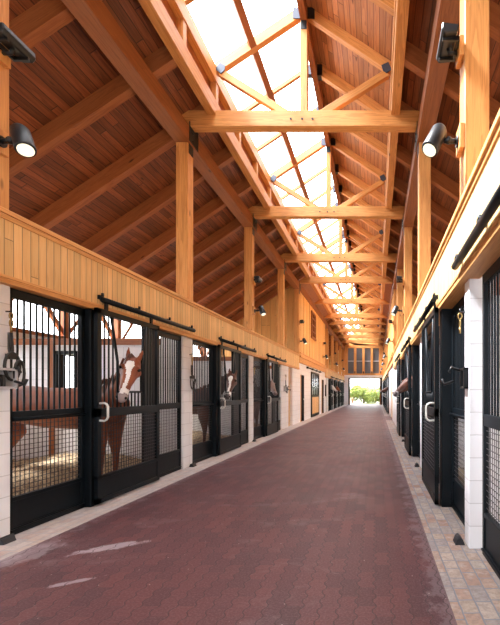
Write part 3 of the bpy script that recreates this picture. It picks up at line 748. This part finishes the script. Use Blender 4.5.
LZ, FZ = H+2.28, H+3.16
for s in (-1, 1):
    sp = fp = None
    locs = [(3.47, 1, 1), (10.68, 1, 1), (17.05, 1, 1), (24.6, 1, 1), (31.0, 1, 1), (37.8, 1, 1)]
    for k, (y, a, b) in enumerate(locs):
        if sp is None: sp, off, ax = spotlamp(s); o = sp; fp = floodlamp(s); f = fp
        else: o = copy_tree(sp); f = copy_tree(fp)
        o.location = (mx(-3.46, s), y, LZ); f.location = (mx(-3.46, s), y, FZ)
        tag(o, 'lit black spot lamp on the %s side, %s' % (SIDE[s], nth(k)), 'lamp', 'black spot lamps', 'thing')
        tag(f, 'dark black flood lamp high on the %s side, %s' % (SIDE[s], nth(k)), 'lamp', 'black flood lamps', 'thing')
        if y < 34:
            L = bpy.data.lights.new('spot_lamp_beam', 'SPOT'); L.energy = 45; L.color = (1, .80, .52); L.spot_size = 1.5; L.spot_blend = .6; L.shadow_soft_size = .05
            lo = bpy.data.objects.new('spot_lamp_beam', L); COL.objects.link(lo); lo.location = (off.x, y+off.y, LZ+off.z)
            lo.rotation_euler = ax.to_track_quat('-Z', 'Y').to_euler()
for k, x in enumerate((-2.3, -1.36, -.45, .5)):
    m = MB(); m.tube([(x, ye-.22, 3.56), (x, ye-.08, 3.62)], .07, 12); m.box(x-.04, x+.04, ye-.14, ye, 3.40, 3.56); o = m.build('small_wall_lamp', M['browned'], None, (x, ye, 3.4))
    tag(o, 'small black lamp on the sill under the end windows, %s counting from the left' % ['first', 'second', 'third', 'fourth'][k], 'lamp', 'small lamps on the end wall', 'thing')
# ================================================================== tack on the piers
def halter(s, y, ztop, where):
    x = mx(-3.455, s); d = 1 if s < 0 else -1; r = empty('hanging_halter' if s < 0 else 'brass_snap_clip', (x, y, ztop), ('black leather halter with brass clip' if s < 0 else 'short brass chain clip')+' hanging from '+where, 'halter' if s < 0 else 'clip', 'halters on the piers' if s < 0 else None); g = tuple(r.location)
    m = MB(); m.tube([(x-d*.04, y, ztop), (x+d*.01, y, ztop), (x+d*.01, y, ztop+.03)], .008, 6); m.build('hook', M['browned'], r, g)
    m = MB()
    m.tube([(x+d*.01+.018*math.cos(a), y, ztop-.04+.028*math.sin(a)) for a in [i*math.pi/5 for i in range(10)]], .007, 6, closed=True)
    m.tube([(x+d*.01, y+.016*math.cos(a), ztop-.11+.035*math.sin(a)) for a in [i*math.pi/5 for i in range(10)]], .007, 6, closed=True)
    m.tube([(x+d*.01, y, ztop-.14), (x+d*.01, y, ztop-.2)], .010, 6); m.build('brass_clip', M['brass'], r, g)
    if s > 0: return
    m = MB()
    for q in (-.012, .012): m.tube([(x, y+q, ztop-.2), (x+d*.005, y+q*1.5, ztop-.36), (x+d*.01, y+q*.5, ztop-.42)], .011, 6)
    m.tube([(x+d*.02, y+.075*math.sin(a), ztop-.52+.13*math.cos(a)) for a in [i*math.pi/8 for i in range(16)]], .013, 6, closed=True)
    m.tube([(x+d*.04, y+.05+.05*math.sin(a), ztop-.58+.12*math.cos(a)) for a in [i*math.pi/8 for i in range(16)]], .012, 6, closed=True)
    m.box(x-.02, x+.03, y-.03, y+.03, ztop-.45, ztop-.40); m.build('leather_straps', M['leather'], r, g)
def wallbox(s, y, where):
    x = mx(-3.5, s); d = 1 if s < 0 else -1; r = empty('wall_box', (x, y, 1.43), ('light grey' if s < 0 else 'slim dark')+' open-fronted box fixed to '+where, 'box', 'wall boxes'); g = tuple(r.location)
    m = MB(); w = .15 if s < 0 else .075
    dp = .11 if s < 0 else .045
    m.box(x, x+d*dp, y-w, y+w, 1.43, 1.45); m.box(x, x+d*dp, y-w, y+w, 1.60, 1.62); m.box(x, x+d*dp, y-w, y-w+.015, 1.43, 1.62); m.box(x, x+d*dp, y+w-.015, y+w, 1.43, 1.62); m.box(x, x+d*.01, y-w, y+w, 1.43, 1.62); m.build('shell', M['grey'] if s < 0 else M['browned'], r, g)
    if s < 0:
        m = MB(); m.tube([(x+d*.05, y, 1.45), (x+d*.05, y, 1.53)], .035, 10); m.box(x+d*.02, x+d*.08, y+.03, y+.06, 1.45, 1.56); m.build('contents', M['leather'], r, g)
    m = MB(); m.tube([(x+d*.05, y+w-.02, 1.6), (x+d*.13, y+w-.02, 1.63), (x+d*.15, y+w-.02, 1.58)], .014, 8); m.tube([(x+d*.11, y+w-.03, 1.50), (x+d*.2, y+w-.03, 1.47), (x+d*.22, y+w-.03, 1.52)], .014, 8); m.build('bridle_hook', M['browned'], r, g)
halter(-1, 3.58, 2.16, 'the nearest left pier'); wallbox(-1, 3.44, 'the nearest left pier')
halter(1, 3.50, 2.14, 'the nearest tall pier on the right'); wallbox(1, 3.47, 'the nearest tall pier on the right')
halter(-1, 10.75, 2.1, 'the third left pier'); halter(-1, 7.1, 2.1, 'the second left pier')
wallbox(-1, 14.5, 'the wide white pier before the left passage'); halter(-1, 14.5, 2.05, 'the wide white pier before the left passage')
m = MB(); m.box(-3.5, -3.42, 26.0, 26.15, 1.1, 1.9); tag(m.build('meter_box', M['browned'], None, (-3.46, 26.07, 1.1)), 'narrow black box on the white wall past the panelled room', 'box', None, 'thing')
# ================================================================== horses
def horse(name, label, croup, chest, poll, muz, fn, mats, group=None, blaze=True, floor_z=.1):
    """mats: coat, white, muzzle, mane"""
    V = Vector
    croup, chest, poll, muz, fn = V(croup), V(chest), V(poll), V(muz), V(fn).normalized()
    f = (chest-croup); f.z = 0; f.normalize(); side = V((0, 0, 1)).cross(f)
    m = MB(); L = (chest-croup).length
    def P(t, up): return croup+(chest-croup)*t+V((0, 0, up))
    m.loft([P(-.16, -.10), P(-.10, -.04), P(.02, -.02), P(.2, -.03), P(.45, -.08), P(.7, -.08), P(.88, -.05), P(1.0, -.04), P(1.07, -.06)],
           [(.09, .12), (.19, .20), (.26, .27), (.27, .29), (.29, .31), (.27, .32), (.23, .32), (.17, .25), (.09, .14)], 20, ref=(0, 0, 1))
    # neck
    n0 = P(.90, .04); hd = (muz-poll).normalized(); back = -fn
    n3 = poll+back*.03-hd*.0
    mid1 = n0.lerp(n3, .38)+f*.05; mid2 = n0.lerp(n3, .72)+f*.02+V((0, 0, .03))
    m.loft([P(.78, .02), n0, mid1, mid2, n3], [(.15, .24), (.14, .22), (.105, .165), (.085, .125), (.075, .10)], 16, ref=tuple(V((0, 0, 1))+f*-.2))
    # head
    hl = (muz-poll).length
    sec = [(-.05, .055, .06, .02), (.03, .082, .095, .02), (.16, .095, .12, .035), (.28, .098, .125, .045), (.42, .080, .105, .03), (.6, .060, .078, .012), (.78, .052, .062, .006), (.90, .058, .062, .008), (.98, .050, .050, .010), (1.02, .030, .030, .012)]
    m.loft([poll+hd*hl*t+back*o for t, w, d, o in sec], [(w*1.18, d*1.12) for t, w, d, o in sec], 20, ref=tuple(fn))
    hs = hd.cross(fn).normalized()
    for q in (-1, 1):      # cheek and nostril rise, brow
        m.ball(tuple(poll+hd*hl*.26+hs*q*.062+back*.07), .075, 10); m.ball(tuple(poll+hd*hl*.22+hs*q*.090+fn*.055), .032, 8); m.ball(tuple(poll+hd*hl*.92+hs*q*.044+fn*.02), .030, 8)
    m.ball(tuple(muz+back*.035-hd*.02), .035, 8)
    # legs
    def leg(base, hind, q):
        g = V((0, 0, 1)); top = base.z; b = base+side*q
        if hind: pts = [b+g*.0, b+f*.10-g*(top*.30), b-f*.08-g*(top*.56), b-f*.02-g*(top*.80), b+f*.0-g*(top*.92), b+f*.06-g*(top-floor_z)]; rr = [(.14, .19), (.115, .14), (.062, .07), (.038, .042), (.042, .046), (.055, .06)]
        else: pts = [b+g*.05, b-f*.02-g*(top*.25), b+f*.01-g*(top*.52), b+f*.01-g*(top*.57), b-g*(top*.80), b+f*.02-g*(top*.91), b+f*.05-g*(top-floor_z)]; rr = [(.13, .17), (.105, .125), (.056, .062), (.050, .052), (.034, .037), (.040, .043), (.052, .056)]
        m.loft(pts, rr, 12, ref=tuple(f))
    leg(P(.93, -.2), False, .12); leg(P(.90, -.2), False, -.12); leg(P(.02, -.15), True, .14); leg(P(-.02, -.15), True, -.14)
    # ears
    for q in (-1, 1):
        b0 = poll+hs*q*.068+fn*.0-hd*.01
        e = (-hd*.8+hs*q*.10+fn*.25).normalized(); 
        m.loft([b0-e*.02, b0+e*.04, b0+e*.09, b0+e*.135, b0+e*.165], [(.026, .020), (.032, .020), (.028, .016), (.016, .011), (.005, .005)], 10, ref=tuple(fn))
    me = m.mesh(name+'_raw'); tmp = bpy.data.objects.new('tmp', me); COL.objects.link(tmp)
    rm = tmp.modifiers.new('r', 'REMESH'); rm.mode = 'VOXEL'; rm.voxel_size = .014
    sm = tmp.modifiers.new('s', 'SMOOTH'); sm.factor = .5; sm.iterations = 5
    dg = bpy.context.evaluated_depsgraph_get(); nm = bpy.data.meshes.new_from_object(tmp.evaluated_get(dg))
    bpy.data.objects.remove(tmp); nm.name = name
    nm.materials.clear()
    for k in (mats[0], mats[1], mats[2], M['hoof']): nm.materials.append(k)
    org = V((croup.x, croup.y, 0))
    for p in nm.polygons:
        c = p.center; p.use_smooth = True; w = c-poll; t = w.dot(hd)/hl; a = w.dot(hs); h = w.dot(fn); mi = 0
        if -.1 < t < 1.1 and (w-hd*w.dot(hd)).length < .2:
            wd = .028+.028*max(0, 1-abs(t-.20)/.14) - (.006 if .42 < t < .75 else 0)
            if blaze and .10 < t < .86 and abs(a-.01*math.sin(t*9)) < wd and h > .0 and p.normal.dot(fn) > .2: mi = 1
            elif t > .84: mi = 2
            elif blaze and t > .74 and a < -.02: mi = 1
        if mi == 0 and c.z < floor_z+.07: mi = 3
        p.material_index = mi
    nm.transform(Matrix.Translation(-org))
    o = bpy.data.objects.new(name, nm); COL.objects.link(o); o.location = org
    tag(o, label, 'horse', group, 'thing'); org = tuple(org)
    for q in (-1, 1):
        e = MB(); e.ball(tuple(poll+hd*hl*.26+hs*q*.110+fn*.045), .023, 10); e.build('eye', M['eye'], o, org)
        e = MB(); e.ball(tuple(poll+hd*hl*.94+hs*q*.052+fn*.038), .015, 8, sc=(1, 1, 1.4)); e.build('nostril', M['eye'], o, org)
    # mane and tail
    e = MB(); crest = [P(.80, .27), mid1-f*.0+V((0, 0, .16)), mid2+V((0, 0, .12)), n3+V((0, 0, .09))]
    for k in range(46):
        t = k/45*2.999; i = int(t); c = crest[i].lerp(crest[i+1], t-i)
        j = V((random.uniform(-.02, .02), random.uniform(-.02, .02), random.uniform(-.01, .02)))
        q = side*(1 if side.y < 0 else -1)
        e.tube([c-V((0, 0, .04))+j, c+q*.06+j, c+q*.11-V((0, 0, .09))+j, c+q*.12-V((0, 0, .20))+j*2], [.012, .016, .013, .003], 5)
    e.build('mane', mats[3], o, org)
    e = MB(); b = P(-.18, -.02)
    for k in range(12):
        j = V((random.uniform(-.04, .04), random.uniform(-.04, .04), 0))
        e.tube([b, b-f*.09-V((0, 0, .1))+j*.5, b-f*.12-V((0, 0, .45))+j, b-f*.10-V((0, 0, .85))+j], [.03, .028, .024, .006], 6)
    e.build('tail', mats[3], o, org)
    return o
HM = [M['chestnut'], M['blaze'], M['muzzle'], M['mane']]
BM = [M['bay'], M['blaze'], M['muzzle'], M['mane']]
horse('horse', 'chestnut horse with white blaze looking out of the nearest left stall', (-5.78, 5.80, 1.25), (-3.92, 5.76, 1.22), (-3.395, 5.30, 1.85), (-3.39, 5.03, 1.28), (.46, -.80, .38), HM, 'horses in the stalls')
horse('horse', 'bay horse with narrow blaze behind the second left stall door', (-5.35, 9.42, 1.25), (-4.02, 9.30, 1.24), (-3.42, 9.02, 1.80), (-3.44, 8.76, 1.25), (.22, -.84, .42), BM, 'horses in the stalls')
horse('horse', 'brown roan horse with pale nose in the third left stall', (-5.4, 13.0, 1.25), (-4.02, 12.9, 1.22), (-3.50, 12.55, 1.72), (-3.22, 12.18, 1.32), (.35, -.5, .75), [M['roan'], M['blaze'], M['muzzle'], M['mane']], 'horses in the stalls', False)
horse('horse', 'grey horse leaning its head out of a far left stall', (-5.2, 29.6, 1.25), (-4.0, 29.5, 1.24), (-3.42, 29.4, 1.86), (-2.98, 29.15, 1.40), (.6, -.1, .75), [M['greycoat'], M['greycoat'], M['muzzle'], M['greycoat']], 'horses in the stalls', False)
horse('horse', 'small brown horse head beyond the grey horse on the far left', (-5.2, 33.0, 1.25), (-4.0, 32.9, 1.24), (-3.42, 32.8, 1.84), (-3.02, 32.5, 1.42), (.6, -.1, .75), [M['chestnut'], M['chestnut'], M['muzzle'], M['mane']], 'horses in the stalls', False)
horse('horse', 'bay horse stretching its head into the aisle from the right stalls', (3.0, 9.4, 1.25), (1.40, 9.3, 1.24), (.82, 9.08, 1.70), (.42, 8.76, 1.33), (-.5, -.35, .75), BM, 'horses in the stalls', False)
horse('horse', 'small dark horse head far down the right, beside the end doorway', (3.0, 26.3, 1.25), (1.40, 26.2, 1.24), (.78, 26.0, 1.66), (.26, 25.8, 1.38), (-.45, -.1, .85), BM, 'horses in the stalls', False)
# ================================================================== outside
g = MB(); g.box(-60, 60, 43.0, 140, -.3, -.02, 'y'); structure('ground_outside', g, M['grass'])
g = MB(); g.box(-60, -8.2, -40, 43.0, -.3, -.05, 'y'); g.box(5.6, 60, -40, 43.0, -.3, -.05, 'y'); structure('ground_beside', g, M['grass'])
def bush(x, y, r, h, label, n=1500, mat='leaf', name='leafy_shrub', z0=0):
    m = MB(); blobs = [(random.uniform(-.5, .5)*r, random.uniform(-.4, .4)*r, random.uniform(.35, .75)*h, random.uniform(.35, .55)) for _ in range(7)]
    for k in range(5):
        a = random.uniform(0, 6.28); m.tube([(x, y, z0), (x+math.cos(a)*r*.3, y+math.sin(a)*r*.3, z0+h*.6)], [.04, .015], 5, mi=1)
    for k in range(n):
        bx, by, bz, br = random.choice(blobs); d = Vector((random.gauss(0, 1), random.gauss(0, 1), random.gauss(0, 1))).normalized()*random.uniform(.75, 1.05)
        c = Vector((x+bx+d.x*r*br, y+by+d.y*r*br, z0+max(.03, bz+d.z*h*br*.8))); u = Vector((random.gauss(0, 1), random.gauss(0, 1), random.gauss(0, 1))).normalized(); w = u.orthogonal().normalized(); q = .09*random.uniform(.6, 1.3)
        m.quad(c-u*q, c-w*q*.5, c+u*q, c+w*q*.5)
    o = m.build(name, [M[mat], M['fir_red']], None, (x, y, z0)); tag(o, label, 'shrub', 'shrubs beyond the end doorway', 'thing')
bush(-2.9, 46.5, 1.5, 2.15, 'leafy green shrub outside, against the left jamb of the end doorway', 3000)
bush(-1.5, 47.6, 1.5, 2.25, 'sunlit green shrub outside, left of the doorway middle', 3000)
bush(-.1, 46.8, 1.5, 2.3, 'sunlit yellow-green shrub outside, right of the doorway middle', 3000)
bush(1.3, 47.4, 1.5, 2.1, 'leafy green shrub outside, against the right jamb of the end doorway', 3000)
m = MB(); N = 60
for i in range(N+1):
    x = -50+100*i/N; hh = 3.3+1.2*noise.noise(Vector((x*.12, 0, 0)))+.5*noise.noise(Vector((x*.5, 3, 0)))
    m.v += [(x, 120, -.3), (x, 122, hh*.8), (x, 127, hh), (x, 139, -.3)]
for i in range(N):
    for k in range(3): a = i*4+k; m.face([a, a+4, a+5, a+1][::-1], [(0, 0)]*4, 0, True)
o = structure('ground_hills', m, M['leaf2'])
# ================================================================== light
w = bpy.data.worlds.new('bright_overcast_sky'); SC.world = w; w.use_nodes = True; nt = w.node_tree; nt.nodes.clear()
out = nt.nodes.new('ShaderNodeOutputWorld'); bg = nt.nodes.new('ShaderNodeBackground'); bg.inputs[0].default_value = (.93, .965, 1, 1); bg.inputs[1].default_value = 9.0
nt.links.new(bg.outputs[0], out.inputs[0])
sun = bpy.data.lights.new('hazy_sun', 'SUN'); sun.energy = 36.0; sun.angle = math.radians(12); sun.color = (.98, .98, 1.0)
so = bpy.data.objects.new('hazy_sun', sun); COL.objects.link(so); so.rotation_euler = Vector((.545, .07, -.835)).to_track_quat('-Z', 'Y').to_euler()
# ================================================================== camera
cam = bpy.data.cameras.new('camera'); co = bpy.data.objects.new('camera', cam); COL.objects.link(co)
co.location = (0, 0, CAMH); co.rotation_euler = (math.pi/2, 0, 0)
cam.sensor_fit = 'HORIZONTAL'; cam.sensor_width = 36; cam.lens = 36*379/500
cam.shift_x = -126/500; cam.shift_y = 79.5/500; cam.clip_start = .05; cam.clip_end = 400
SC.camera = co
vs = SC.view_settings; vs.view_transform = 'Standard'; vs.look = 'None'; vs.gamma = 1; vs.use_curve_mapping = False; vs.exposure = -0.02
try:
    cy = SC.cycles; cy.max_bounces = 10; cy.diffuse_bounces = 5; cy.transparent_max_bounces = 16; cy.use_denoising = True; cy.sample_clamp_indirect = 8
except Exception: pass
